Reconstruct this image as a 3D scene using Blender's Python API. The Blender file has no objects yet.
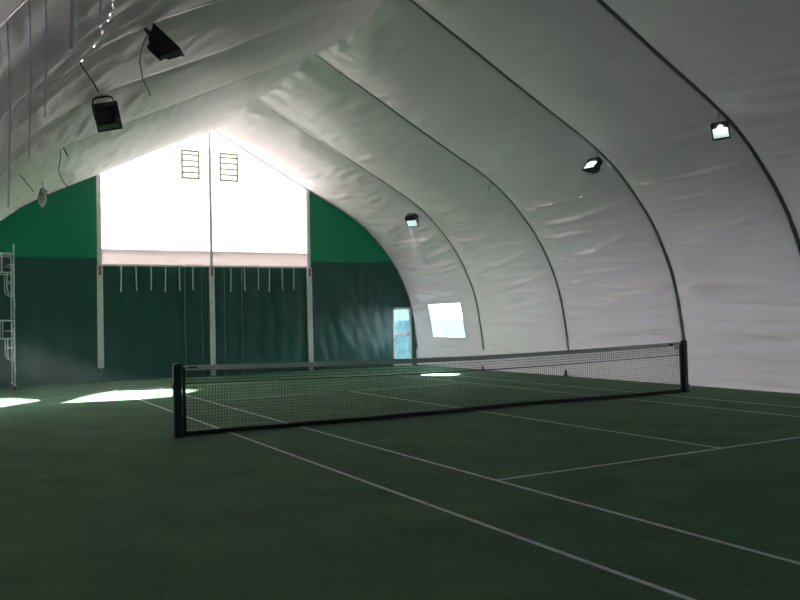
import bpy, bmesh, math, random
from math import sin, cos, pi, radians, sqrt, atan2, exp
from mathutils import Vector, Matrix, noise
random.seed(7)
SC = bpy.context.scene
COL = SC.collection

# ------------------------------------------------------------------ camera
CAM = Vector((-10.081, -14.725, 2.029))
yaw, pitch, roll = 0.510, 0.023, -0.022
cy_, sy_ = cos(yaw), sin(yaw)
F = Vector((sy_*cos(pitch), cy_*cos(pitch), sin(pitch)))
R0 = Vector((cy_, -sy_, 0)); U0 = R0.cross(F)
Rv = R0*cos(roll) + U0*sin(roll); Uv = -R0*sin(roll) + U0*cos(roll)
cd = bpy.data.cameras.new('camera'); cam = bpy.data.objects.new('camera', cd); COL.objects.link(cam)
cd.sensor_width = 36.0; cd.sensor_fit = 'HORIZONTAL'; cd.lens = 816.1/800*36; cd.clip_start = 0.05; cd.clip_end = 3000
cam.matrix_world = Matrix(((Rv.x, Uv.x, -F.x, CAM.x), (Rv.y, Uv.y, -F.y, CAM.y), (Rv.z, Uv.z, -F.z, CAM.z), (0, 0, 0, 1)))
SC.camera = cam

# ------------------------------------------------------------------ world, sun, exposure
w = bpy.data.worlds.new('sky'); SC.world = w; w.use_nodes = True
wn = w.node_tree.nodes; wl = w.node_tree.links
bg = wn['Background']
tc = wn.new('ShaderNodeTexCoord'); sp = wn.new('ShaderNodeSeparateXYZ'); wl.new(tc.outputs['Generated'], sp.inputs[0])
cr = wn.new('ShaderNodeValToRGB'); wl.new(sp.outputs['Z'], cr.inputs[0]); wl.new(cr.outputs[0], bg.inputs['Color'])
cr.color_ramp.elements[0].position = 0.0; cr.color_ramp.elements[0].color = (1.0, 0.97, 0.96, 1)
cr.color_ramp.elements[1].position = 0.6; cr.color_ramp.elements[1].color = (0.86, 0.89, 1.0, 1)
bg.inputs['Strength'].default_value = 6.6
sd = bpy.data.lights.new('sun', 'SUN'); sd.energy = 60; sd.angle = radians(0.6); sd.color = (1.0, 0.95, 0.88)
SUN_D = Vector((1.0, 0.08, -0.333)).normalized()
so = bpy.data.objects.new('sun', sd); COL.objects.link(so); so.location = (-30, 12, 20)
so.rotation_euler = SUN_D.to_track_quat('-Z', 'Y').to_euler()
SC.view_settings.view_transform = 'Standard'; SC.view_settings.look = 'None'
SC.view_settings.gamma = 1.0; SC.view_settings.use_curve_mapping = False
SC.view_settings.exposure = 0.85
SC.cycles.diffuse_bounces = 6; SC.cycles.max_bounces = 14; SC.cycles.transparent_max_bounces = 16
SC.cycles.caustics_reflective = False; SC.cycles.caustics_refractive = False
SC.cycles.sample_clamp_indirect = 4.0

# ------------------------------------------------------------------ materials
def newmat(name):
    m = bpy.data.materials.new(name); m.use_nodes = True
    return m, m.node_tree.nodes, m.node_tree.links, m.node_tree.nodes['Principled BSDF']
def noisy(m, n, l, bs, c1, c2, scale=4.0, detail=4, bump=0.0, bscale=60, stretch=(1, 1, 1)):
    t = n.new('ShaderNodeTexCoord'); mp = n.new('ShaderNodeMapping'); l.new(t.outputs['Object'], mp.inputs[0])
    mp.inputs['Scale'].default_value = stretch
    ns = n.new('ShaderNodeTexNoise'); ns.inputs['Scale'].default_value = scale; ns.inputs['Detail'].default_value = detail
    l.new(mp.outputs[0], ns.inputs['Vector'])
    r = n.new('ShaderNodeValToRGB'); r.color_ramp.elements[0].position = .3; r.color_ramp.elements[1].position = .7
    r.color_ramp.elements[0].color = (*c1, 1); r.color_ramp.elements[1].color = (*c2, 1)
    l.new(ns.outputs[0], r.inputs[0])
    if bs: l.new(r.outputs[0], bs.inputs['Base Color'])
    b = None
    if bump:
        n2 = n.new('ShaderNodeTexNoise'); n2.inputs['Scale'].default_value = bscale; n2.inputs['Detail'].default_value = 3
        l.new(mp.outputs[0], n2.inputs['Vector'])
        b = n.new('ShaderNodeBump'); b.inputs['Strength'].default_value = 1.0; b.inputs['Distance'].default_value = bump
        l.new(n2.outputs[0], b.inputs['Height'])
        if bs: l.new(b.outputs[0], bs.inputs['Normal'])
    return r, b
def plain(name, c, rough=.5, metal=0., spread=.12, bump=0.0, bscale=60):
    m, n, l, bs = newmat(name)
    c1 = tuple(x*(1-spread) for x in c); c2 = tuple(min(1, x*(1+spread)) for x in c)
    noisy(m, n, l, bs, c1, c2, 6, 3, bump, bscale)
    bs.inputs['Roughness'].default_value = rough; bs.inputs['Metallic'].default_value = metal
    return m
def fabric(name, c1, c2, trans, tcol, gloss=.06, rough=.35, bump=.004, bscale=25, scale=.7, stretch=(1, 1, 1)):
    """coated tent cloth: reflects diffusely, lets a share of the daylight through"""
    m, n, l, bs = newmat(name); n.remove(bs); out = n['Material Output']
    r, b = noisy(m, n, l, None, c1, c2, scale, 5, bump, bscale, stretch)
    d = n.new('ShaderNodeBsdfDiffuse'); l.new(r.outputs[0], d.inputs['Color'])
    t = n.new('ShaderNodeBsdfTranslucent'); t.inputs['Color'].default_value = (*tcol, 1)
    g = n.new('ShaderNodeBsdfGlossy'); g.inputs['Roughness'].default_value = rough; g.inputs['Color'].default_value = (.9, .9, .9, 1)
    if b:
        for s in (d, g, t): l.new(b.outputs[0], s.inputs['Normal'])
    m1 = n.new('ShaderNodeMixShader'); m1.inputs[0].default_value = trans
    l.new(d.outputs[0], m1.inputs[1]); l.new(t.outputs[0], m1.inputs[2])
    m2 = n.new('ShaderNodeMixShader'); m2.inputs[0].default_value = gloss
    l.new(m1.outputs[0], m2.inputs[1]); l.new(g.outputs[0], m2.inputs[2]); l.new(m2.outputs[0], out.inputs[0])
    return m
def clear(name, col, tshare=.7, milk=.2):
    m, n, l, bs = newmat(name); n.remove(bs); out = n['Material Output']
    tr = n.new('ShaderNodeBsdfTransparent'); tr.inputs[0].default_value = (*col, 1)
    tl = n.new('ShaderNodeBsdfTranslucent'); tl.inputs[0].default_value = (*col, 1)
    g = n.new('ShaderNodeBsdfGlossy'); g.inputs['Roughness'].default_value = .12
    t = n.new('ShaderNodeTexCoord'); ns = n.new('ShaderNodeTexNoise'); ns.inputs['Scale'].default_value = 2.5; ns.inputs['Detail'].default_value = 5
    l.new(t.outputs['Object'], ns.inputs['Vector'])
    mr = n.new('ShaderNodeMapRange'); mr.inputs['From Min'].default_value = .3; mr.inputs['From Max'].default_value = .7
    mr.inputs['To Min'].default_value = milk*.5; mr.inputs['To Max'].default_value = milk*1.5
    l.new(ns.outputs[0], mr.inputs[0])
    a = n.new('ShaderNodeMixShader'); l.new(mr.outputs[0], a.inputs[0])
    l.new(tr.outputs[0], a.inputs[1]); l.new(tl.outputs[0], a.inputs[2])
    b = n.new('ShaderNodeMixShader'); b.inputs[0].default_value = 1-tshare if tshare > .9 else .06
    l.new(a.outputs[0], b.inputs[1]); l.new(g.outputs[0], b.inputs[2]); l.new(b.outputs[0], out.inputs[0])
    return m
M = {}
M['liner'] = fabric('liner_cloth', (.76, .70, .675), (.82, .76, .735), .022, (1.0, .90, .97), .10, .36, .006, 14)
def graded_liner():
    # shading built into the cloth: translucency drops with height and towards the left
    m = M['liner']; n = m.node_tree.nodes; l = m.node_tree.links
    mix = [x for x in n if x.type == 'MIX_SHADER' and abs(x.inputs[0].default_value-.022) < 1e-5][0]
    t = n.new('ShaderNodeTexCoord'); s = n.new('ShaderNodeSeparateXYZ'); r = n.new('ShaderNodeMapRange'); r.interpolation_type = 'SMOOTHSTEP'
    l.new(t.outputs['Object'], s.inputs[0]); l.new(s.outputs['Z'], r.inputs[0])
    r.inputs['From Min'].default_value = 1.0; r.inputs['From Max'].default_value = 6.0
    r.inputs['To Min'].default_value = .030; r.inputs['To Max'].default_value = .007
    r.inputs['To Min'].default_value = .036; r.inputs['To Max'].default_value = .0055
    rx = n.new('ShaderNodeMapRange'); rx.interpolation_type = 'SMOOTHSTEP'; l.new(s.outputs['X'], rx.inputs[0])
    rx.inputs['From Min'].default_value = -5.0; rx.inputs['From Max'].default_value = 3.0; rx.inputs['To Min'].default_value = .12; rx.inputs['To Max'].default_value = 1.0
    mu = n.new('ShaderNodeMath'); mu.operation = 'MULTIPLY'; l.new(r.outputs[0], mu.inputs[0]); l.new(rx.outputs[0], mu.inputs[1])
    l.new(mu.outputs[0], mix.inputs[0])
    # long creases pressed into the sheet
    b1 = [x for x in n if x.type == 'BUMP'][0]
    mp = n.new('ShaderNodeMapping'); mp.inputs['Scale'].default_value = (.9, .33, 1.5); mp.inputs['Rotation'].default_value = (.07, 0, 0); l.new(t.outputs['Object'], mp.inputs[0])
    rn = n.new('ShaderNodeTexNoise'); rn.noise_type = 'RIDGED_MULTIFRACTAL'; rn.inputs['Scale'].default_value = 2.0; rn.inputs['Detail'].default_value = 3; rn.inputs['Roughness'].default_value = .45
    l.new(mp.outputs[0], rn.inputs['Vector'])
    b2 = n.new('ShaderNodeBump'); b2.inputs['Distance'].default_value = .12; b2.inputs['Strength'].default_value = .8
    l.new(rn.outputs[0], b2.inputs['Height'])
    b2n = [k for k in b1.outputs[0].links]; tg = [k.to_socket for k in b2n]
    l.new(b1.outputs[0], b2.inputs['Normal'])
    for q in tg: l.new(b2.outputs[0], q)
graded_liner()
M['white_panel'] = fabric('daylight_cloth', (.8, .79, .76), (.84, .83, .8), .70, (1.0, .90, .82), .03)
M['header_cloth'] = fabric('header_cloth', (.74, .68, .66), (.84, .80, .78), .36, (.95, .85, .82), .03)
M['green_single'] = fabric('green_cloth', (.004, .085, .045), (.007, .11, .058), .05, (.003, .14, .06), .03, .4, .01, 3)
M['green_screen'] = fabric('green_screen_cloth', (.009, .075, .066), (.014, .10, .088), .02, (.01, .25, .16), .05, .42, .012, 3)
M['rib'] = plain('rib_metal', (.27, .27, .265), .35, .45)
M['white_metal'] = plain('white_painted_metal', (.86, .82, .84), .4, 0)
M['galv'] = plain('galvanised_steel', (.72, .76, .80), .4, .2)
M['black'] = plain('black_painted_metal', (.012, .012, .014), .5)
M['post'] = plain('dark_green_post_paint', (.012, .045, .044), .35)
M['netcord'] = plain('black_net_cord', (.02, .022, .022), .8)
M['tape'] = plain('grey_headband', (.80, .82, .85), .7)
M['wire'] = plain('grey_wire', (.11, .11, .10), .6)
M['strap'] = plain('white_strap', (.72, .76, .76), .7)
M['film'] = fabric('strap_film', (.80, .82, .86), (.86, .88, .9), .6, (.9, .92, 1), .15)
M['cord'] = plain('pale_cord', (.30, .40, .38), .7)
M['plastic_wrap'] = plain('grey_plastic_wrap', (.36, .36, .33), .4, 0, .3)
M['red'] = plain('red_tape', (.42, .12, .11), .6)
M['caster'] = plain('red_brown_caster', (.16, .03, .025), .6)
M['vent'] = plain('vent_slat', (.62, .60, .44), .6)
M['reflector'] = plain('lamp_reflector', (.7, .72, .75), .15, .9)
M['ground'] = plain('outside_ground', (.050, .070, .076), 1.0)
M['ground'].node_tree.nodes['Principled BSDF'].inputs['Specular IOR Level'].default_value = 0.0
M['pvc'] = clear('clear_window_sheet', (.80, .97, 1.0), .7, .035)
M['glass'] = clear('blue_tinted_door_pane', (.30, .44, .46), .7, .28)
M['clear_left'] = clear('clean_window_sheet', (.95, .98, 1.0), .7, .02)
def lampglass(name, c, e):
    m, n, l, bs = newmat(name); bs.inputs['Base Color'].default_value = (.8, .85, .85, 1)
    t = n.new('ShaderNodeTexCoord'); ns = n.new('ShaderNodeTexNoise'); ns.inputs['Scale'].default_value = 9
    l.new(t.outputs['Object'], ns.inputs[0]); mr = n.new('ShaderNodeMapRange'); mr.inputs['To Min'].default_value = e*.4; mr.inputs['To Max'].default_value = e*1.4
    l.new(ns.outputs[0], mr.inputs[0]); l.new(mr.outputs[0], bs.inputs['Emission Strength'])
    bs.inputs['Emission Color'].default_value = (*c, 1); bs.inputs['Roughness'].default_value = .1
    return m
M['lit'] = lampglass('lit_lamp_glass', (.70, .95, .98), .5)
M['unlit'] = lampglass('unlit_lamp_glass', (.75, .95, .97), 0.0)
# turf: fine pile with worn streaks
def turf():
    m, n, l, bs = newmat('green_turf')
    t = n.new('ShaderNodeTexCoord')
    a = n.new('ShaderNodeTexNoise'); a.inputs['Scale'].default_value = .35; a.inputs['Detail'].default_value = 6; l.new(t.outputs['Object'], a.inputs['Vector'])
    b = n.new('ShaderNodeTexNoise'); b.inputs['Scale'].default_value = 22; b.inputs['Detail'].default_value = 4; l.new(t.outputs['Object'], b.inputs['Vector'])
    a.inputs['Scale'].default_value = .9; a.inputs['Detail'].default_value = 9; a.inputs['Roughness'].default_value = .68
    mx = n.new('ShaderNodeMix'); mx.data_type = 'FLOAT'; mx.inputs[0].default_value = .45
    l.new(a.outputs[0], mx.inputs[2]); l.new(b.outputs[0], mx.inputs[3])
    r = n.new('ShaderNodeValToRGB'); e = r.color_ramp.elements
    e[0].position = .40; e[0].color = (.034, .118, .058, 1); e[1].position = .62; e[1].color = (.105, .255, .118, 1)
    l.new(mx.outputs[0], r.inputs[0]); l.new(r.outputs[0], bs.inputs['Base Color'])
    c = n.new('ShaderNodeTexNoise'); c.inputs['Scale'].default_value = 90; l.new(t.outputs['Object'], c.inputs['Vector'])
    bp = n.new('ShaderNodeBump'); bp.inputs['Distance'].default_value = .02; bp.inputs['Strength'].default_value = .8
    l.new(c.outputs[0], bp.inputs['Height']); l.new(bp.outputs[0], bs.inputs['Normal'])
    bs.inputs['Roughness'].default_value = .85; bs.inputs['Specular IOR Level'].default_value = .15
    bs.inputs['Sheen Weight'].default_value = .1; bs.inputs['Sheen Roughness'].default_value = .5
    return m
M['turf'] = turf()
M['line'] = plain('court_line_white', (.80, .83, .88), .9, 0, .15)

# ------------------------------------------------------------------ mesh helpers
def link_mesh(name, bm, mats, parent=None, smooth=False, loc=None):
    me = bpy.data.meshes.new(name); bmesh.ops.recalc_face_normals(bm, faces=bm.faces)
    bm.to_mesh(me); bm.free()
    for mt in (mats if isinstance(mats, list) else [mats]): me.materials.append(mt)
    o = bpy.data.objects.new(name, me); COL.objects.link(o)
    if smooth:
        for p in me.polygons: p.use_smooth = True
    if parent: o.parent = parent
    if loc is not None: o.location = loc
    return o
def tag(o, label=None, cat=None, group=None, kind=None):
    if label: o['label'] = label
    if cat: o['category'] = cat
    if group: o['group'] = group
    if kind: o['kind'] = kind
    return o
def empty(name, loc, rot=(0, 0, 0)):
    o = bpy.data.objects.new(name, None); COL.objects.link(o); o.location = loc; o.rotation_euler = rot; o.empty_display_size = .1
    return o
def box(bm, x0, x1, y0, y1, z0, z1, bev=0.0, mi=0, mat=None):
    vs = [bm.verts.new((x, y, z)) for z in (z0, z1) for x, y in ((x0, y0), (x1, y0), (x1, y1), (x0, y1))]
    fs = [bm.faces.new([vs[i] for i in f]) for f in ((3, 2, 1, 0), (4, 5, 6, 7), (0, 1, 5, 4), (1, 2, 6, 5), (2, 3, 7, 6), (3, 0, 4, 7))]
    for f in fs: f.material_index = mi
    if mat is not None: bmesh.ops.transform(bm, matrix=mat, verts=vs)
    if bev:
        es = list({e for f in fs for e in f.edges}); bmesh.ops.bevel(bm, geom=es, offset=bev, segments=2, affect='EDGES')
def tube(bm, pts, r, n=8, rads=None):
    pts = [Vector(p) for p in pts]; rings = []
    up = Vector((.13, .27, 1)).normalized()
    for i, p in enumerate(pts):
        d = (pts[min(i+1, len(pts)-1)] - pts[max(i-1, 0)]).normalized()
        a = d.cross(up)
        if a.length < .05: a = d.cross(Vector((1, 0, .1)))
        a.normalize(); b = d.cross(a).normalized(); rr = rads[i] if rads else r
        rings.append([bm.verts.new(p + (a*cos(2*pi*k/n) + b*sin(2*pi*k/n))*rr) for k in range(n)])
    for i in range(len(rings)-1):
        for k in range(n): bm.faces.new((rings[i][k], rings[i][(k+1) % n], rings[i+1][(k+1) % n], rings[i+1][k]))
    bm.faces.new(rings[0][::-1]); bm.faces.new(rings[-1])
def NB(): return bmesh.new()

# ------------------------------------------------------------------ tent section
CX = -1.03; GY = 16.22; BACK = -17.3; LS = 1.09
KEY = [(0, 9.60), (1.0, 9.06), (2.0, 8.53), (3.06, 7.95), (4.2, 7.34), (5.2, 6.82), (5.9, 6.43), (6.5, 6.02), (7.1, 5.47), (7.7, 4.80), (8.15, 4.14),
       (8.55, 3.32), (8.78, 2.62), (8.95, 1.70), (9.06, .85), (9.12, 0)]
def catmull(K, m):
    out = []
    for i in range(len(K)-1):
        p0 = K[max(i-1, 0)]; p1 = K[i]; p2 = K[i+1]; p3 = K[min(i+2, len(K)-1)]
        for k in range(m):
            t = k/m
            out.append(tuple(.5*((2*p1[c]) + (-p0[c]+p2[c])*t + (2*p0[c]-5*p1[c]+4*p2[c]-p3[c])*t*t + (-p0[c]+3*p1[c]-3*p2[c]+p3[c])*t**3) for c in (0, 1)))
    out.append(K[-1]); return out
HALF = catmull(KEY, 12)
def section(side):
    return [(CX + side*x*(LS if side < 0 else 1), z) for x, z in HALF]
FULL = section(-1)[::-1] + section(1)[1:]
# arc length parameter
S = [0]
for a, b in zip(FULL, FULL[1:]): S.append(S[-1] + sqrt((a[0]-b[0])**2 + (a[1]-b[1])**2))
ST = S[-1]
def at_s(s):
    s = min(max(s, 0), ST); lo, hi = 0, len(S)-1
    while hi-lo > 1:
        mid = (lo+hi)//2
        if S[mid] <= s: lo = mid
        else: hi = mid
    t = (s-S[lo])/(S[hi]-S[lo]); a, b = FULL[lo], FULL[hi]
    return Vector((a[0]+(b[0]-a[0])*t, a[1]+(b[1]-a[1])*t))
def inward(s, w=.25):
    a = at_s(max(0, s-w)); b = at_s(min(ST, s+w)); d = (b-a).normalized()
    return Vector((d.y, -d.x))          # path runs from left foot over the ridge to right foot, so this points into the hall
def s_at(side, z):
    rng = range(0, len(FULL)//2+1) if side < 0 else range(len(FULL)-1, len(FULL)//2-1, -1)
    prev = None
    for i in rng:
        if FULL[i][1] >= z:
            if prev is None: return S[i]
            t = (z-FULL[prev][1])/(FULL[i][1]-FULL[prev][1]); return S[prev] + (S[i]-S[prev])*t
        prev = i
RIBS = [11.15, 6.25, 1.35, -2.65, -7.5, -12.4]
EDGES = [GY] + RIBS + [BACK]
S_APEX = S[len(HALF)-1]
def smooth(a, b, x):
    t = min(1, max(0, (x-a)/(b-a))); return t*t*(3-2*t)
def ridged(x, y, z=0):
    return 1-abs(noise.noise(Vector((x, y, z))))*2
def liner_point(s, Y):
    p = at_s(s); n = inward(s); z = p.y
    for k in range(len(EDGES)-1):
        if EDGES[k] >= Y >= EDGES[k+1]: break
    L = EDGES[k]-EDGES[k+1]; v = (EDGES[k]-Y)/L
    env = (4*v*(1-v))**.8; env2 = min(1, 4*v*(1-v)*1.6)
    roofness = smooth(3.0, 6.2, z)
    lf = .20*smooth(.5, 3.5, S_APEX-s)          # the left slope is pulled tighter
    sag = (.10*smooth(0, 1.2, z) + .15*roofness)*env*(1-lf)
    d = sag
    right = s > S_APEX
    # long horizontal folds on the walls and shoulder
    wl = smooth(.15, 1.0, z)*(1-.88*smooth(5.6, 7.3, z))
    tilt = (.10 if right else -.05)*(v-.5)*L
    if right:
        f = ridged(Y*.13+k*7.3, (s+tilt)*1.05, 3.1); f2 = ridged(Y*.22+k*3.1, (s-tilt*.6)*2.1, 9.7)
        d += wl*env2*(.10*(max(0, f-.62)/.38)**1.1 + .075*(max(0, f2-.6)/.4)**1.1 + .03*(max(0, ridged(Y*.3+k, (s+tilt*1.6)*3.3, 6.6)-.6)/.4))
        # tension fans running down from the ribs
        fan = ridged((s+1.8*v)*1.2+k, v*.9, 5.5)*.03*wl*env2*(1-v)
        d += fan
    else:
        f = ridged(Y*1.5, s*.28, 1.7+k); f2 = ridged(Y*.9+s*.5, s*.45, 4.4+k)
        d += (smooth(.1, 1, z)*(1-.85*smooth(5.9, 7.2, z)))*env2*(.08*max(0, f-.4)/.6 + .05*max(0, f2-.5)/.5)*(.35 if Y > -2.65 else 1)
    if right: d = d*(1-.8*smooth(1.9, 1.35, abs(Y-13.5))*smooth(1.2, .75, abs(z-1.92))) if False else d*(1-.85*(1-smooth(1.2, 2.2, abs(Y-13.5)))*(1-smooth(.7, 1.5, abs(z-1.92))))
    # soft crumple everywhere
    d += .012*env2*noise.noise(Vector((Y*1.3, s*1.1, 2.2))) + .006*env2*noise.noise(Vector((Y*4, s*3.1, 8.2)))
    # fans at the ridge
    ra = abs(s-S_APEX)
    d += .05*exp(-(ra/1.1)**2)*env2*(.5+ridged(Y*1.1, ra*1.2, 6))
    # diagonal pull near the ridge
    d += .018*env2*exp(-ra/2.5)*ridged((Y+ra*.5)*2.0, ra*.5, 12.0)
    skirt = 1-smooth(.65, .8, z)
    d = d*smooth(-.2, .5, z) + .075*skirt
    q = p + n*d
    return Vector((q.x, Y, max(0, q.y) if z > .001 else 0.0))
S_R = s_at(1, 5.6); S_L = s_at(-1, 5.6)
HOLES = {'right': (1.22, 2.62, 12.25, 14.70), 'left': (.20, 2.60, 7.20, 11.08)}   # z0 z1 Y0 Y1
SUN_PATCH = [[(-7.36, 8.5), (-6.6, 10.2), (-5.6, 11.6), (-3.9, 11.0), (-3.3, 10.1), (-4.56, 8.25), (-5.75, 8.1)], [(-9.4, 8.2), (-8.84, 8.5), (-7.6, 9.8), (-8.6, 11.5), (-9.5, 11.5)]]  # outlines of the sun patches wanted on the floor
def in_sun_patch(s, Y):
    # opening in the unseen left wall, cut so the sun fills the floor patches
    p = liner_point(s, Y); k = p.z/-SUN_D.z; gx, gy = p.x+SUN_D.x*k, p.y+SUN_D.y*k
    for P in SUN_PATCH:
        c = False
        for (xa, ya), (xb, yb) in zip(P, P[1:]+P[:1]):
            if (ya > gy) != (yb > gy) and gx < (xb-xa)*(gy-ya)/(yb-ya)+xa: c = not c
        if c: return True
    return False
def liner_grid(name, s0, s1, ds, dy, hole=None, side=1):
    ys = []
    for k in range(len(EDGES)-1):
        a, b = EDGES[k], EDGES[k+1]; fine = dy if b > -8 else dy*2
        m = max(4, int((a-b)/fine)); ys += [a+(b-a)*i/m for i in range(m)]
    ys.append(BACK)
    m = int((s1-s0)/ds); ss = [s0+(s1-s0)*i/m for i in range(m+1)]
    if hole:
        z0, z1, y0, y1 = hole
        for zz in (z0, z1):
            t = s_at(side, zz); j = min(range(len(ss)), key=lambda i: abs(ss[i]-t)); ss[j] = t
        for yy in (y0, y1):
            j = min(range(len(ys)), key=lambda i: abs(ys[i]-yy)); ys[j] = yy
        h0, h1 = sorted((s_at(side, z0), s_at(side, z1)))
    bm = NB(); V = [[bm.verts.new(liner_point(s, y)) for s in ss] for y in ys]
    for i in range(len(ys)-1):
        for j in range(len(ss)-1):
            if hole:
                cm = (ss[j]+ss[j+1])/2; ym = (ys[i]+ys[i+1])/2
                if h0 < cm < h1 and y0 < ym < y1 and (side > 0 or in_sun_patch(cm, ym)): continue
            bm.faces.new((V[i][j], V[i+1][j], V[i+1][j+1], V[i][j+1]))
    return bm
def shell(name, *a, **k):
    ys_bm = liner_grid(name, *a, **k)
    me = bpy.data.meshes.new(name); ys_bm.to_mesh(me); ys_bm.free(); me.materials.append(M['liner'])
    for p in me.polygons: p.use_smooth = True
    o = bpy.data.objects.new(name, me); COL.objects.link(o); tag(o, kind='structure'); return o

# ------------------------------------------------------------------ structure
shell('wall_right', S_R, ST, .05, .11, HOLES['right'], 1)
shell('wall_left', 0, S_L, .06, .09, HOLES['left'], -1)
shell('ceiling', S_L, S_R, .12, .12)

bm = NB(); box(bm, -900, 900, -900, 900, -.3, -.06)
tag(link_mesh('ground', bm, M['ground']), kind='structure')

# floor with the court lines as faces of the same mesh
def court_floor():
    W = .062; xs = set([-11.2, 8.6]); ys = set([BACK-.3, GY+.3])
    rects = []
    def R(x0, x1, y0, y1): rects.append((x0, x1, y0, y1)); xs.update((x0, x1)); ys.update((y0, y1))
    BL = 11.885
    for x in (-5.485, 5.485): R(x-W/2, x+W/2, -BL, BL)
    for x in (-4.115, 4.115): R(x-W/2, x+W/2, -BL, BL)
    for y in (-6.4, 6.4): R(-4.115, 4.115, y-W/2, y+W/2)
    R(-W/2, W/2, -6.4, 6.4)
    for y in (-BL, BL): R(-5.485, 5.485, y-.04, y+.04)
    xs = sorted(xs); ys = sorted(ys); bm = NB()
    V = {(i, j): bm.verts.new((x, y, 0)) for i, x in enumerate(xs) for j, y in enumerate(ys)}
    for i in range(len(xs)-1):
        for j in range(len(ys)-1):
            f = bm.faces.new((V[i, j], V[i+1, j], V[i+1, j+1], V[i, j+1]))
            cx = (xs[i]+xs[i+1])/2; cyy = (ys[j]+ys[j+1])/2
            f.material_index = int(any(a < cx < b and c < cyy < d for a, b, c, d in rects))
    e = bmesh.ops.extrude_face_region(bm, geom=bm.faces[:])
    bmesh.ops.translate(bm, verts=[v for v in e['geom'] if isinstance(v, bmesh.types.BMVert)], vec=(0, 0, -.06))
    return tag(link_mesh('floor', bm, [M['turf'], M['line']]), kind='structure')
court_floor()

def zprof(x):
    r = abs(x-CX)/(LS if x < CX else 1)
    for a, b in zip(HALF, HALF[1:]):
        if a[0] <= r <= b[0]: return a[1]+(b[1]-a[1])*(r-a[0])/(b[0]-a[0]) if b[0] > a[0] else a[1]
    return 0.0
def drape(bm, x0, x1, z0, ztop, Y, amp=.03, dx=.12, dz=.15, seed=0, kind='v'):
    """a hanging sheet from z0 up to ztop(x), gently folded"""
    m = max(1, int((x1-x0)/dx)); nz = max(1, int((max(ztop(x0), ztop(x1), ztop((x0+x1)/2))-z0)/dz)); cols = []
    for i in range(m+1):
        x = x0+(x1-x0)*i/m; zt = max(z0+.001, ztop(x)); col = []
        for j in range(nz+1):
            z = z0+(zt-z0)*j/nz
            if kind == 'v': d = amp*(.6*noise.noise(Vector((x*1.6+seed, z*.25, 1)))+.5*max(0, ridged(x*.9+z*.55+seed, z*.3-x*.2, 2)-.45))
            else: d = amp*noise.noise(Vector((x*.5+seed, z*.5, 1)))
            col.append(bm.verts.new((x, Y-abs(d), z)))
        cols.append(col)
    for i in range(m):
        for j in range(nz): bm.faces.new((cols[i][j], cols[i][j+1], cols[i+1][j+1], cols[i+1][j]))
XL = CX-9.12*LS; XR = CX+9.12; PL, PM, PR = -5.18, -1.10, 2.93
Z1, Z2 = 4.19, 4.79
bm = NB()
drape(bm, XL, PL, 0, zprof, GY, .02, kind='s'); drape(bm, PL, PR, 0, lambda x: Z1+.05, GY, .02, kind='s')
DX0, DX1, DZ1 = 6.80, 7.72, 2.52
drape(bm, PR, DX0, 0, zprof, GY, .02, kind='s'); drape(bm, DX0, DX1, DZ1, zprof, GY, .01, kind='s'); drape(bm, DX1, XR, 0, zprof, GY, .02, kind='s')
tag(link_mesh('wall_far', bm, M['green_single'], smooth=True), kind='structure')
bm = NB(); drape(bm, PL, PM, Z2-.1, zprof, GY, .015, kind='s'); drape(bm, PM, PR, Z2-.1, zprof, GY, .015, kind='s')
tag(link_mesh('window_1', bm, M['white_panel'], smooth=True), kind='structure')
# near end behind the camera
bm = NB(); drape(bm, XL, XR, 0, lambda x: min(zprof(x), 4.5), BACK, .02, .3, .4, kind='s')
drape(bm, XL+1.9, XR-1.7, 4.5, zprof, BACK, .02, .3, .4, kind='s')
tag(link_mesh('wall_near', bm, M['green_screen'], smooth=True), kind='structure')

# windows in the side walls
def side_window(name, side, hole, rail=None):
    z0, z1, y0, y1 = hole; s0, s1 = s_at(side, z0), s_at(side, z1)
    def P(z, y, off=0.0):
        p = liner_point(s_at(side, z), y); q = inward(s_at(side, z)); return Vector((p.x+q.x*off, p.y, p.z+q.y*off))
    bm = NB(); N = 14
    V = [[bm.verts.new(P(z0+(z1-z0)*i/N, y0+(y1-y0)*j/N, -.01)) for j in range(N+1)] for i in range(N+1)]
    for i in range(N):
        for j in range(N): bm.faces.new((V[i][j], V[i+1][j], V[i+1][j+1], V[i][j+1]))
    o = tag(link_mesh(name, bm, M['clear_left'] if rail else M['pvc'], smooth=True), kind='structure')
    bm = NB(); Z = [z0+(z1-z0)*i/N for i in range(N+1)]; Y = [y0+(y1-y0)*j/N for j in range(N+1)]
    for pts in ([P(z, y0, .005) for z in Z], [P(z, y1, .005) for z in Z], [P(z0, y, .005) for y in Y], [P(z1, y, .005) for y in Y]):
        tube(bm, pts, .018, 6)
    if rail: 
        for dz in (-.05, -.02, .01, .04): tube(bm, [P(rail+dz, y, -.03) for y in Y], .018, 6)
    else: tube(bm, [P(z0+.42*(z1-z0), y, -.005) for y in Y[3:]], .006, 6)
    link_mesh('window_frame', bm, M['liner'] if not rail else M['white_metal'], o, True)
    return o
side_window('window_2', 1, HOLES['right'])
side_window('sun_patch_window', -1, HOLES['left'], rail=1.08)  # unseen window, added to throw the sun patches on the left floor

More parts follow.
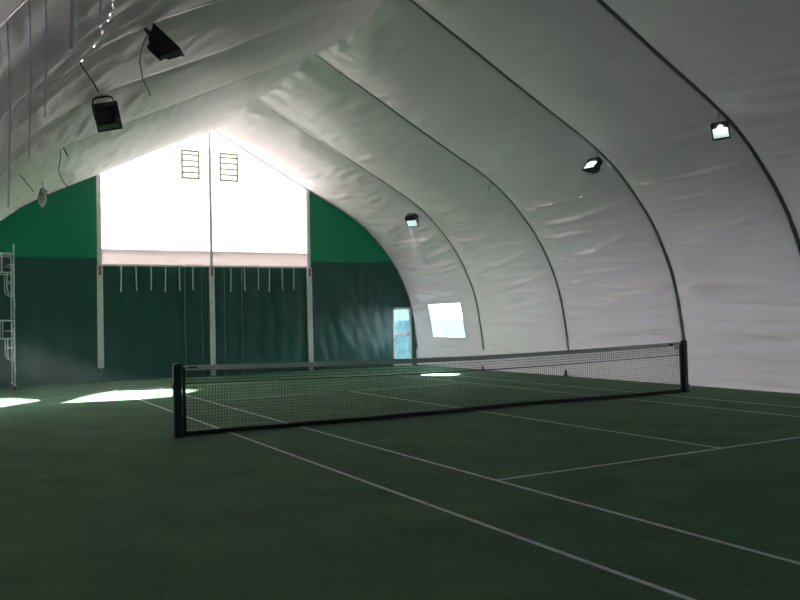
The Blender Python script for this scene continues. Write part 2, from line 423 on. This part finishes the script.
# ------------------------------------------------------------------ arch ribs
def arch(Y, label, seen=True):
    bm = NB(); hw = .062 if Y < 2 else .048; sa, sb = s_at(-1, .75), s_at(1, .75); m = 150; prev = None
    for i in range(m+1):
        s = sa+(sb-sa)*i/m; p = at_s(s); n = inward(s, .12)
        ring = [bm.verts.new((p.x+n.x*o, Y+dy, p.y+n.y*o)) for dy, o in ((-hw, -.08), (hw, -.08), (hw, .015), (hw*.55, .03), (-hw*.55, .03), (-hw, .015))]
        if prev:
            for k in range(6): bm.faces.new((prev[k], prev[(k+1) % 6], ring[(k+1) % 6], ring[k]))
        else: bm.faces.new(ring)
        prev = ring
    bm.faces.new(prev)
    o = link_mesh('arch_rib', bm, M['rib']); tag(o, label, 'tent frame rib', 'curved metal ribs holding up the tent liner'); return o
RL = {11.15: 'curved metal tent rib nearest the green end wall, just right of the wall window',
      6.25: 'curved metal tent rib second from the green end wall, carrying no lit floodlight',
      1.35: 'curved metal tent rib that comes down behind the right net post',
      -2.65: 'widest looking curved metal tent rib, running off the right edge of the photo',
      -7.5: 'curved metal tent rib that just shows in the top left corner of the photo'}
for Y in RIBS[:-1]: arch(Y, RL[Y])
# thin edge rib where liner meets the end wall
bm = NB(); pts = [Vector((at_s(s).x, GY-.05, at_s(s).y)) + Vector((inward(s).x, 0, inward(s).y))*.03 for s in [ST*i/160 for i in range(2, 159)]]
tube(bm, pts, .04, 6); tag(link_mesh('trim_1', bm, M['rib'], smooth=True), kind='structure')

# anchors at the feet of the right hand ribs
def anchor(Y, x, lab, s=1.0):
    t = empty('wall_anchor', (x, Y, 0)); tag(t, lab, 'anchor', 'black anchors at the foot of the right wall')
    bm = NB(); box(bm, -.09*s, .09*s, -.10*s, .10*s, 0, .05, .008); link_mesh('base_plate', bm, M['black'], t)
    bm = NB(); box(bm, -.05*s, .05*s, -.05*s, .05*s, .05, .26*s, .01); tube(bm, [(0, 0, .2*s), (.0, 0, .33*s)], .02*s, 8); link_mesh('bracket', bm, M['black'], t)
anchor(11.0, 7.86, 'small black anchor at wall foot, farthest of three from the net post', .6)
anchor(6.2, 7.84, 'small black anchor at wall foot midway along the net', .75)
anchor(1.25, 7.86, 'small black anchor on floor right behind the right net post', .9)

# ------------------------------------------------------------------ end wall dressing
def screen(x0, x1, lab, top, seed, name='green_screen'):
    bm = NB(); drape(bm, x0, x1, .02, top, GY-.07, .10, .07, .12, seed)
    o = link_mesh(name, bm, M['green_screen'], smooth=True); tag(o, lab, 'screen', 'green screens hung along the end wall')
lim = lambda x: min(zprof(x)-.05, 4.45)
screen(XL+1.2, PL-.08, 'dark green screen covering lower end wall left of the left white column', lim, 3)
screen(PL, PM, 'dark green door curtain between left and middle white columns', lambda x: Z1-.03, 17, 'door_curtain')
screen(PM, PR, 'dark green door curtain between middle and right white columns', lambda x: Z1-.03, 31, 'door_curtain')
screen(PR+.08, DX0-.02, 'dark green screen on lower end wall between right column and glass door', lim, 44)
screen(DX1+.02, XR-.24, 'narrow dark green screen between glass door and white wall', lim, 52)

bm = NB(); drape(bm, DX0-.02, DX1+.02, DZ1, lim, GY-.07, .05, .07, .12, 60)
tag(link_mesh('green_screen', bm, M['green_screen'], smooth=True), 'dark green screen piece directly above the glass door', 'screen', 'green screens hung along the end wall')
bm = NB(); box(bm, PL-.0, PR+.0, GY-.12, GY-.10, Z1+.03, Z2, 0)
hb = empty('header_band', ((PL+PR)/2, GY-.1, Z1)); tag(hb, 'pale pinkish cloth header band above the green door curtains', 'header')
o = link_mesh('cloth_band', bm, M['header_cloth'], hb); o.matrix_parent_inverse = Matrix.Translation(-Vector(hb.location))
bm = NB(); box(bm, PL, PR, GY-.15, GY-.09, Z1-.02, Z1+.045, .006)
o = link_mesh('bottom_bar', bm, M['white_metal'], hb); o.matrix_parent_inverse = Matrix.Translation(-Vector(hb.location))

def column(x, z0, lab, w, wu, ztop):
    t = empty('white_column', (x, GY-.14, z0)); tag(t, lab, 'column', 'white columns of the end wall')
    bm = NB(); box(bm, -w/2, -w*.12, -.06, .06, 0, Z1-z0, .01); box(bm, w*.12, w/2, -.06, .06, 0, Z1-z0, .01); box(bm, -w*.14, w*.14, -.04, .05, 0, Z1-z0)
    link_mesh('lower_post', bm, M['white_metal'], t)
    bm = NB(); box(bm, -wu/2, wu/2, -.03, .06, Z1-z0, ztop-z0, .008); link_mesh('upper_post', bm, M['white_metal'], t)
    bm = NB(); box(bm, -w*.22, w*.22, -.075, -.062, Z1-z0-.36, Z1-z0-.02, 0); link_mesh('red_tape', bm, M['red'], t)['label'] = 'worn red tape mark'
column(PL, .5, 'white column left of the green door curtains, ending above the floor', .20, .15, zprof(PL)-.08)
column(PM, .02, 'white middle column splitting the bright panel and the green door curtains', .19, .10, zprof(PM)-.12)
column(PR, .02, 'white column right of the green door curtains', .20, .14, zprof(PR)-.08)
# loose cord ends under the left column
bm = NB(); tube(bm, [(PL+.0, GY-.16, .5), (PL+.06, GY-.17, .36), (PL-.05, GY-.18, .24), (PL-.1, GY-.2, .02)], .008, 6)
tag(link_mesh('cord', bm, M['cord'], smooth=True), 'short frayed cord hanging below the left white column', 'cord')

ordn = ['first', 'second', 'third', 'fourth', 'fifth', 'sixth']
for side, pxs in (('left', (-4.44, -3.92, -3.38, -2.85, -2.34, -1.83)), ('right', (-.35, .19, .76, 1.22, 1.75, 2.25))):
    for k, x in enumerate(pxs):
        bm = NB(); zz = 3.22+.04*((k*7) % 3); j = .02*((k*5) % 3-1)
        pts = [(x+j*t*t, GY-.17-.01*sin(5*t), Z1-.0+(zz-Z1)*t) for t in [i/6 for i in range(7)]]
        for a, b in zip(pts, pts[1:]):
            v = [bm.verts.new(q) for q in ((a[0]-.02, a[1], a[2]), (a[0]+.02, a[1], a[2]), (b[0]+.02, b[1], b[2]), (b[0]-.02, b[1], b[2]),
                 (a[0]-.02, a[1]+.006, a[2]), (a[0]+.02, a[1]+.006, a[2]), (b[0]+.02, b[1]+.006, b[2]), (b[0]-.02, b[1]+.006, b[2]))]
            for f in ((0, 1, 2, 3), (7, 6, 5, 4), (0, 4, 5, 1), (2, 6, 7, 3), (1, 5, 6, 2), (3, 7, 4, 0)): bm.faces.new([v[i] for i in f])
        tag(link_mesh('hanging_strap', bm, M['strap']), 'short white strap hanging from header band, %s from the left over the %s curtain' % (ordn[k], side), 'strap', 'short white straps under the header band')
for x, z0, lab in ((-2.16, .04, 'long thin cord hanging to the floor left of the middle column, the paler one'), (-1.52, .04, 'long faint cord hanging just left of the middle column'),
               (-.64, .04, 'long thin cord hanging just right of the middle column'), (.06, .04, 'long thin cord hanging over the right curtain, farther from the middle column')):
    bm = NB(); tube(bm, [(x+.012*sin(i), GY-.20, Z1-(Z1-z0)*i/10) for i in range(11)], .010 if x not in (-1.52,) else .007, 6)
    box(bm, x-.03, x+.03, GY-.22, GY-.18, z0-.02, z0+.05, .005)
    tag(link_mesh('pull_rope', bm, M['cord'], smooth=True), lab, 'cord', 'long cords in front of the door curtains')

# louvred vents high in the bright panel
for x0, x1, lab in ((-2.19, -1.47, 'faint louvred vent high in the bright panel, left of its middle column'), (-.71, .05, 'faint louvred vent high in the bright panel, right of its middle column')):
    t = empty('gable_vent', ((x0+x1)/2, GY-.06, 7.52)); tag(t, lab, 'vent', 'louvred vents in the bright end panel')
    w2 = (x1-x0)/2; h = 1.12
    bm = NB()
    for a, b, c, d in ((-w2, -w2+.08, 0, h), (w2-.08, w2, 0, h), (-w2+.08, w2-.08, 0, .08), (-w2+.08, w2-.08, h-.08, h)): box(bm, a, b, -.02, .02, c, d)
    link_mesh('vent_frame', bm, M['vent'], t)
    for k in range(1, 5):
        bm = NB(); box(bm, -w2+.05, w2-.05, -.03, .015, 0, .07, 0, 0, Matrix.Translation((0, 0, k*h/5)) @ Matrix.Rotation(radians(20), 4, 'X')); link_mesh('slat', bm, M['vent'], t)

# glass door in the end wall
d = empty('door_1', ((DX0+DX1)/2, GY-.05, 0)); tag(d, kind='structure')
w2 = (DX1-DX0)/2; bm = NB()
for a, b, c, e in ((-w2, -w2+.085, .04, DZ1), (w2-.085, w2, .04, DZ1), (-w2, w2, 0, .2), (-w2, w2, DZ1-.09, DZ1), (-w2+.06, w2-.06, 1.33, 1.43)): box(bm, a, b, -.05, .05, c, e, .006)
link_mesh('door_frame', bm, M['white_metal'], d)
for c, e in ((.2, 1.33), (1.43, DZ1-.09)):
    bm = NB(); box(bm, -w2+.085, w2-.085, -.006, .006, c, e); link_mesh('pane', bm, M['glass'], d)
bm = NB(); tube(bm, [(-w2+.05, -.05, 1.05), (-w2+.05, -.1, 1.05), (-w2+.16, -.1, 1.05)], .014, 8); link_mesh('door_handle', bm, M['galv'], d)

# ------------------------------------------------------------------ tennis net
PX = 6.45; NX = 6.33
def ztop(x): return 1.28-.09*(1-(abs(x)/NX)**1.6)
def ybot(x): return .10*sin(x*.9+.4)+.09*noise.noise(Vector((x*.8, 2, 1)))
net = empty('tennis_net', (0, 0, 0)); tag(net, 'black tennis net with grey headband strung across the green court', 'net')
r = .0025; bm = NB()
def strand(pts, r):
    vs = []
    for i, p in enumerate(pts):
        dn = Vector(pts[min(i+1, len(pts)-1)])-Vector(pts[max(i-1, 0)]); horiz = abs(dn.x) > abs(dn.z)
        o = ((0, r, r), (0, -r, r), (0, -r, -r), (0, r, -r)) if horiz else ((r, r, 0), (-r, r, 0), (-r, -r, 0), (r, -r, 0))
        vs.append([bm.verts.new(Vector(p)+Vector(q)) for q in o])
    for a, b in zip(vs, vs[1:]):
        for k in range(4): bm.faces.new((a[k], a[(k+1) % 4], b[(k+1) % 4], b[k]))
CELL = .058; nv = int(2*NX/CELL)
for i in range(nv+1):
    x = -NX+2*NX*i/nv; yb = ybot(x)
    strand([(x, 0, ztop(x)-.03), (x, yb*.4, .5), (x, yb, .04)], r)
NR = 20
for j in range(NR):
    t = j/(NR)
    strand([(x, ybot(x)*max(0, 1-1.6*t), .05+(ztop(x)-.09)*t) for x in [-NX+2*NX*i/48 for i in range(49)]], r)
# doubled netting in the upper rows
for i in range(nv):
    x = -NX+2*NX*(i+.5)/nv
    strand([(x, .015, ztop(x)-.03), (x, .015, ztop(x)-.33)], r*.8)
for j in range(6):
    strand([(x, .015, ztop(x)-.05-j*CELL+.02) for x in [-NX+2*NX*i/48 for i in range(49)]], r*.8)
strand([(x, .015, ztop(x)-.33) for x in [-NX+2*NX*i/48 for i in range(49)]], .007)
link_mesh('netting', bm, M['netcord'], net)
def ribbon(f0, f1, y, th, m=64):
    bm = NB(); prev = None
    for i in range(m+1):
        x = -NX+2*NX*i/m; q = [bm.verts.new((x, y(x)+dy, z)) for dy, z in ((-th, f0(x)), (th, f0(x)), (th, f1(x)), (-th, f1(x)))]
        if prev:
            for k in range(4): bm.faces.new((prev[k], prev[(k+1) % 4], q[(k+1) % 4], q[k]))
        else: bm.faces.new(q)
        prev = q
    bm.faces.new(prev); return bm
link_mesh('headband', ribbon(lambda x: ztop(x)-.095, ztop, lambda x: 0, .012), M['tape'], net)
link_mesh('bottom_band', ribbon(lambda x: .003, lambda x: .085, ybot, .012), M['black'], net)
for sgn in (-1, 1):
    bm = NB(); box(bm, sgn*NX-.03, sgn*NX+.03, -.02, .02, .03, 1.24, .006); link_mesh('side_band', bm, M['black'], net)
bm = NB(); tube(bm, [(-PX, 0, ztop(NX)-.02)]+[(-NX+2*NX*i/40, 0, ztop(-NX+2*NX*i/40)-.012) for i in range(41)]+[(PX, 0, ztop(NX)-.02)], .008, 6); link_mesh('cable', bm, M['wire'], net)
# small marks printed on the headband near its ends
bm = NB()
x = -NX+.08
box(bm, x, x+.16, -.0145, -.0125, ztop(x)-.062, ztop(x)-.03)
link_mesh('printed_mark', bm, M['black'], net); bm = NB(); box(bm, NX-.42, NX-.28, -.0145, -.0125, ztop(NX-.3)-.085, ztop(NX-.3)-.02)
link_mesh('printed_mark', bm, M['black'], net)
bm = NB(); box(bm, NX-.22, NX-.06, .0, .012, ztop(NX)-.17, ztop(NX)-.13); link_mesh('red_label', bm, M['red'], net)

def net_post(x, lab, crank):
    t = empty('net_post', (x, 0, 0)); tag(t, lab, 'net post', 'posts of the tennis net')
    bm = NB(); box(bm, -.07, .07, -.06, .06, .0, 1.30, .012); link_mesh('post', bm, M['post'], t, )
    bm = NB(); box(bm, -.06, .06, -.06, .06, 1.30, 1.32, .008); link_mesh('cap', bm, M['black'], t)
    bm = NB(); box(bm, -.09, .09, -.09, .09, 0, .02, .006); link_mesh('ground_sleeve', bm, M['black'], t)
    if crank:
        bm = NB(); box(bm, -.075, -.055, -.04, .04, .82, .98, .006); tube(bm, [(-.075, 0, .9), (-.11, 0, .9)], .012); link_mesh('winder', bm, M['black'], t)
    sgn = -1 if x > 0 else 1
    for z in (.12, .45, .8, 1.12):
        bm = NB(); tube(bm, [(sgn*.055, 0, z), (sgn*.10, 0, z)], .008, 6); link_mesh('hook', bm, M['galv'], t)
net_post(-PX, 'dark green net post at the left end of the net, nearer one', True)
net_post(PX, 'dark net post at the right end of the net, against the white wall', False)

# ------------------------------------------------------------------ floodlights
def floodlight(hook, drop, zrot, tilt, lab, lit=False, scale=1.0, mats=None, power=0, swing=0.0, wrap=False, roll=0.0, asp=(1, 1)):
    """hook: point on the rib; head hangs 'drop' below it; face looks along local -Y turned by zrot, tilted down by tilt"""
    t = empty('floodlight', hook, (0, 0, zrot)); tag(t, lab, 'floodlight', 'floodlights hanging from the tent ribs')
    s = scale; hm = mats or M['black']
    bm = NB(); tube(bm, [(0, 0, 0), (swing*.4, 0, -drop*.5), (swing, 0, -drop)], .009, 6); link_mesh('hanger_wire', bm, M['wire'], t)
    T = Matrix.Translation((swing, 0, -drop)) @ Matrix.Rotation(roll, 4, 'Y') @ Matrix.Rotation(tilt, 4, 'X')
    def put(name, bm, m):
        bmesh.ops.transform(bm, matrix=T @ Matrix.Diagonal((s*asp[0], s, s*asp[1], 1)), verts=bm.verts); return link_mesh(name, bm, m, t)
    bm = NB(); tube(bm, [(-.2, .0, -.28), (-.2, 0, -.1), (-.17, 0, -.02), (-.1, 0, 0), (.1, 0, 0), (.17, 0, -.02), (.2, 0, -.1), (.2, 0, -.28)], .014, 8); put('bracket', bm, M['black'])
    # housing: tapering tray
    bm = NB(); f = [bm.verts.new(q) for q in ((-.21, -.10, -.42), (.21, -.10, -.42), (.21, -.10, -.08), (-.21, -.10, -.08))]
    k = [bm.verts.new(q) for q in ((-.15, .08, -.36), (.15, .08, -.36), (.15, .08, -.13), (-.15, .08, -.13))]
    for a in range(4): bm.faces.new((f[a], f[(a+1) % 4], k[(a+1) % 4], k[a]))
    bm.faces.new(k); bm.faces.new(f[::-1])
    for q in range(5):
        zz = -.34+q*.045; box(bm, -.13, .13, .08, .105, zz, zz+.012)
    put('housing', bm, hm)
    bm = NB(); box(bm, -.11, .11, .06, .17, -.33, -.16, .012); put('ballast_box', bm, hm)
    bm = NB()
    for a, b, c, e in ((-.225, -.19, -.435, -.065), (.19, .225, -.435, -.065), (-.19, .19, -.435, -.40), (-.19, .19, -.10, -.065)): box(bm, a, b, -.125, -.10, c, e, .004)
    put('rim', bm, hm)
    if lit: bm = NB(); box(bm, -.2, .2, -.15, .06, -.19, -.05, .01); put('control_box', bm, M['black'])
    bm = NB(); box(bm, -.19, .19, -.112, -.104, -.40, -.10); put('lamp_glass', bm, M['lit'] if lit else M['unlit'])
    if wrap:
        bm = NB(); m = 16; rows = []
        for j, (zz, rr) in enumerate(((-.02, .05), (-.06, .16), (-.2, .24), (-.36, .26), (-.5, .22), (-.66, .10), (-.72, .03))):
            rows.append([bm.verts.new((cos(2*pi*i/m)*rr*(1+.18*sin(i*2.4+j)), sin(2*pi*i/m)*rr*.8*(1+.15*cos(i*3.1+j*2)), zz)) for i in range(m)])
        for j in range(len(rows)-1):
            for i in range(m): bm.faces.new((rows[j][i], rows[j][(i+1) % m], rows[j+1][(i+1) % m], rows[j+1][i]))
        bm.faces.new(rows[0]); bm.faces.new(rows[-1]); put('plastic_wrap', bm, M['plastic_wrap'])
    if power:
        ld = bpy.data.lights.new('flood_beam', 'SPOT'); ld.energy = power; ld.color = (.78, .97, 1.0); ld.spot_size = radians(130); ld.spot_blend = .8; ld.shadow_soft_size = .03; ld.specular_factor = .4
        lo = bpy.data.objects.new('flood_beam', ld); COL.objects.link(lo); lo.parent = t
        lo.matrix_local = T @ Matrix.Translation((0, -.2*s, -.25*s)) @ Matrix.Rotation(radians(90), 4, 'X')
        pd = bpy.data.lights.new('added_liner_glow', 'POINT'); pd.energy = power*.015; pd.specular_factor = .2; pd.color = (.62, .93, 1.0); pd.shadow_soft_size = .06  # extra light added behind the head for a bluish glow on the liner
        po = bpy.data.objects.new('added_liner_glow', pd); COL.objects.link(po); po.parent = t; po.matrix_local = T @ Matrix.Translation((0, .42, .30))
    return t
D = radians
floodlight((4.77, -2.65, 6.42), .25, D(-48), D(-20), 'lit floodlight on the right, largest and nearest of the three lit ones', True, .82, power=50, asp=(1, 1.35), roll=D(-5))
floodlight((4.95, 1.35, 6.30), .22, D(-84), D(-42), 'lit floodlight on the right seen edge-on, middle one of the three lit ones', True, .95, power=50, asp=(1, 1.1))
fl = floodlight((4.93, 11.15, 5.98), .10, D(-66), D(30), 'small lit floodlight with pale housing high on the far right wall, nearest the end wall', True, 1.1, M['reflector'])
ld = bpy.data.lights.new('floor_patch_spot', 'SPOT'); ld.energy = 14000; ld.color = (.95, 1, 1); ld.spot_size = D(15); ld.spot_blend = .12; ld.shadow_soft_size = .02; ld.specular_factor = .1  # narrow spot added at the far lamp to make the bright floor patch
lo = bpy.data.objects.new('floor_patch_spot', ld); COL.objects.link(lo); lo.parent = fl
bpy.context.view_layer.update()
src = Vector((4.80, 11.0, 5.35)); dr = (Vector((5.42, 10.15, 0))-src)
lo.matrix_world = Matrix.Translation(src) @ dr.to_track_quat('-Z', 'Y').to_matrix().to_4x4()
floodlight((-7.50, -2.65, 6.58), .24, D(66), D(-46), 'black unlit floodlight dangling edge-on at upper left', False, 1.08, swing=.0, asp=(.7, 1.35))
floodlight((-7.44, 1.35, 6.50), .16, D(158), D(-12), 'black boxy unlit floodlight at left seen from behind', False, 1.15, asp=(.9, 1.25), roll=D(9))
floodlight((-7.52, 11.15, 6.30), .22, D(30), D(5), 'small far floodlight wrapped in grey plastic above the green wall', False, .60, wrap=True, asp=(.8, 1.35))

# loose cables and straps hanging from the left side of the liner
def cable(pts, lab, rad=.010, mt='wire', cat='cable'):
    P = [Vector(p) for p in pts]; bm = NB(); tube(bm, P, rad, 6)
    tag(link_mesh('hanging_cable', bm, M[mt], smooth=True), lab, cat, 'loose cables hanging from the roof liner')
cable([(-7.44, -2.66, 6.30), (-7.52, -2.66, 6.1), (-7.57, -2.65, 5.85), (-7.53, -2.65, 5.6), (-7.42, -2.65, 5.36)], 'thin loose cable drooping beside the dangling edge-on floodlight', .007)
cable([(-8.48, -2.58, 5.93), (-8.34, -2.62, 5.66), (-8.2, -2.64, 5.45), (-8.14, -2.65, 5.33)], 'slanting cable from the liner down towards the boxy black floodlight', .010)
cable([(-7.75, 6.2, 6.42), (-7.60, 6.18, 6.28), (-7.62, 6.18, 6.0), (-7.66, 6.18, 5.75), (-7.57, 6.18, 5.5), (-7.42, 6.18, 5.32)], 'curly cable hanging below the roof rib between boxy and wrapped floodlights', .012)
cable([(-7.56, 6.2, 6.36), (-7.45, 6.2, 6.12)], 'short dark cable stub near the curly cable', .018)
cable([(-8.50, 6.2, 5.60), (-8.37, 6.15, 5.42), (-8.22, 6.1, 5.2)], 'faint slanting cable low on the left, above the scaffold', .010)
cable([(4.99, 6.2, 6.32), (4.95, 6.2, 6.14), (4.90, 6.2, 5.98)], 'short wire hanging from the lampless rib on the right', .009)
cable([(4.0, -2.62, 5.62+.9), (3.96, -2.62, 6.3)], 'tiny wire tail at the rib of the largest lit floodlight', .006) if False else None

def strip(x, Y, zt, zb, wd, lab):
    bm = NB(); m = 10; rows = []
    for i in range(m+1):
        t = i/m; z = zt+(zb-zt)*t; o = .012*sin(4*t); a = .3+.25*t
        rows.append([bm.verts.new((x+o+sx*wd/2*cos(a)-sy*.003*sin(a), Y+sx*wd/2*sin(a)+sy*.003, z)) for sx, sy in ((-1, -1), (1, -1), (1, 1), (-1, 1))])
    for a, b in zip(rows, rows[1:]):
        for k in range(4): bm.faces.new((a[k], a[(k+1) % 4], b[(k+1) % 4], b[k]))
    bm.faces.new(rows[0]); bm.faces.new(rows[-1])
    tag(link_mesh('liner_strap', bm, M['film']), lab, 'strap', 'white straps hanging from the near left liner')
strip(-9.12, -7.45, 5.35, 4.36, .035, 'long white strap hanging at top left of the photo')
strip(-9.33, -7.46, 4.95, 3.76, .010, 'thin pale strip hanging left of the long white strap')
strip(-9.45, -7.46, 4.78, 3.42, .009, 'thin pale strip hanging second from the left photo edge')
strip(-9.61, -7.46, 4.50, 3.00, .011, 'pale strip hanging closest to the left photo edge')
strip(-8.88, -7.45, 5.55, 4.70, .022, 'short narrow white strap end at the top edge, right of the long strap')

# ------------------------------------------------------------------ scaffold tower at left
def scaffold(x1, x0, ya, yb):
    t = empty('scaffold_tower', ((x0+x1)/2, (ya+yb)/2, 0)); tag(t, 'white steel scaffold tower on red brown casters at the left edge of the photo', 'scaffold')
    off = Vector(t.location); r = .024
    def L(pts): return [Vector(p)-off for p in pts]
    for y in (ya, yb):
        for base in (.16, 2.30):
            top = base+2.12; bm = NB()
            for x in (x0, x1): tube(bm, L([(x, y, base), (x, y, top)]), r)
            tube(bm, L([(x0, y, top-.03), (x1, y, top-.03)]), r)
            arch_top = top-.62
            tube(bm, L([(x0, y, arch_top), (x1, y, arch_top)]), r*.8)
            for xo, sg in ((x1, -1), (x0, 1)):
                xi = xo+sg*.20; xj = xo+sg*.34
                tube(bm, L([(xi, y, arch_top), (xi, y, base+.98), (xi-sg*.04, y, base+.84), (xo, y, base+.74)]), r*.8)
                for zz in (base+1.2, base+1.75): tube(bm, L([(xo, y, zz), (xi, y, zz)]), r*.6)
                tube(bm, L([(xj, y, top-.03), (xj, y, arch_top+.0)]), r*.7)
            link_mesh('frame', bm, M['galv'], t, True)
    for x in (x0, x1):
        for base in (.16, 2.30):
            bm = NB(); tube(bm, L([(x+.03, ya, base+.4), (x+.03, yb, base+1.85)]), .012); tube(bm, L([(x-.0, ya, base+1.85), (x+.02, (ya+yb)/2, base+1.125), (x-.0, yb, base+.4)]), .012)
            link_mesh('cross_brace', bm, M['galv'], t, True)
    bm = NB(); box(bm, x0+.03-off.x, x1-.03-off.x, ya-off.y, yb-off.y, 4.40, 4.44); link_mesh('platform', bm, M['galv'], t)
    bm = NB(); tube(bm, L([(x1, ya, 4.4), (x1, ya, 4.72)]), r); link_mesh('coupling_pin', bm, M['galv'], t); bm = NB(); tube(bm, L([(x0, ya, 4.4), (x0, ya, 4.72)]), r); link_mesh('coupling_pin', bm, M['galv'], t)
    for x in (x0, x1):
        for y in (ya, yb):
            bm = NB(); q = Vector((x, y, .075))-off
            tube(bm, [q+Vector((-.025, 0, 0)), q+Vector((.025, 0, 0))], .075, 16); c = link_mesh('caster', bm, M['caster'], t)
            bm = NB(); box(bm, q.x-.04, q.x+.04, q.y-.03, q.y+.03, .14, .18); tube(bm, [q+Vector((-.034, 0, 0)), q+Vector((-.034, 0, .09))], .008, 6); tube(bm, [q+Vector((.034, 0, 0)), q+Vector((.034, 0, .09))], .008, 6); link_mesh('caster_fork', bm, M['galv'], c)
scaffold(-8.10, -9.30, 14.3, 15.5)

# ------------------------------------------------------------------ dusty air inside the hall
m = bpy.data.materials.new('dusty_air'); m.use_nodes = True; n = m.node_tree.nodes; n.remove(n['Principled BSDF'])
v = n.new('ShaderNodeVolumeScatter'); v.inputs['Density'].default_value = .0024; v.inputs['Anisotropy'].default_value = .35; v.inputs['Color'].default_value = (.92, .96, 1.0, 1)
m.node_tree.links.new(v.outputs[0], n['Material Output'].inputs['Volume'])
bm = NB(); K = [at_s(ST*i/40) for i in range(41)]
a = [bm.verts.new((CX+(p.x-CX)*1.01, GY+.02, max(.004, p.y*1.01))) for p in K]; b = [bm.verts.new((CX+(p.x-CX)*1.01, BACK-.05, max(.004, p.y*1.01))) for p in K]
for i in range(40): bm.faces.new((a[i], a[i+1], b[i+1], b[i]))
bm.faces.new((a[0], b[0], b[-1], a[-1])); bm.faces.new(a); bm.faces.new(b[::-1])
tag(link_mesh('haze', bm, m), 'faint dusty haze filling the whole tent hall', 'haze', kind='stuff')
SC.cycles.volume_bounces = 0
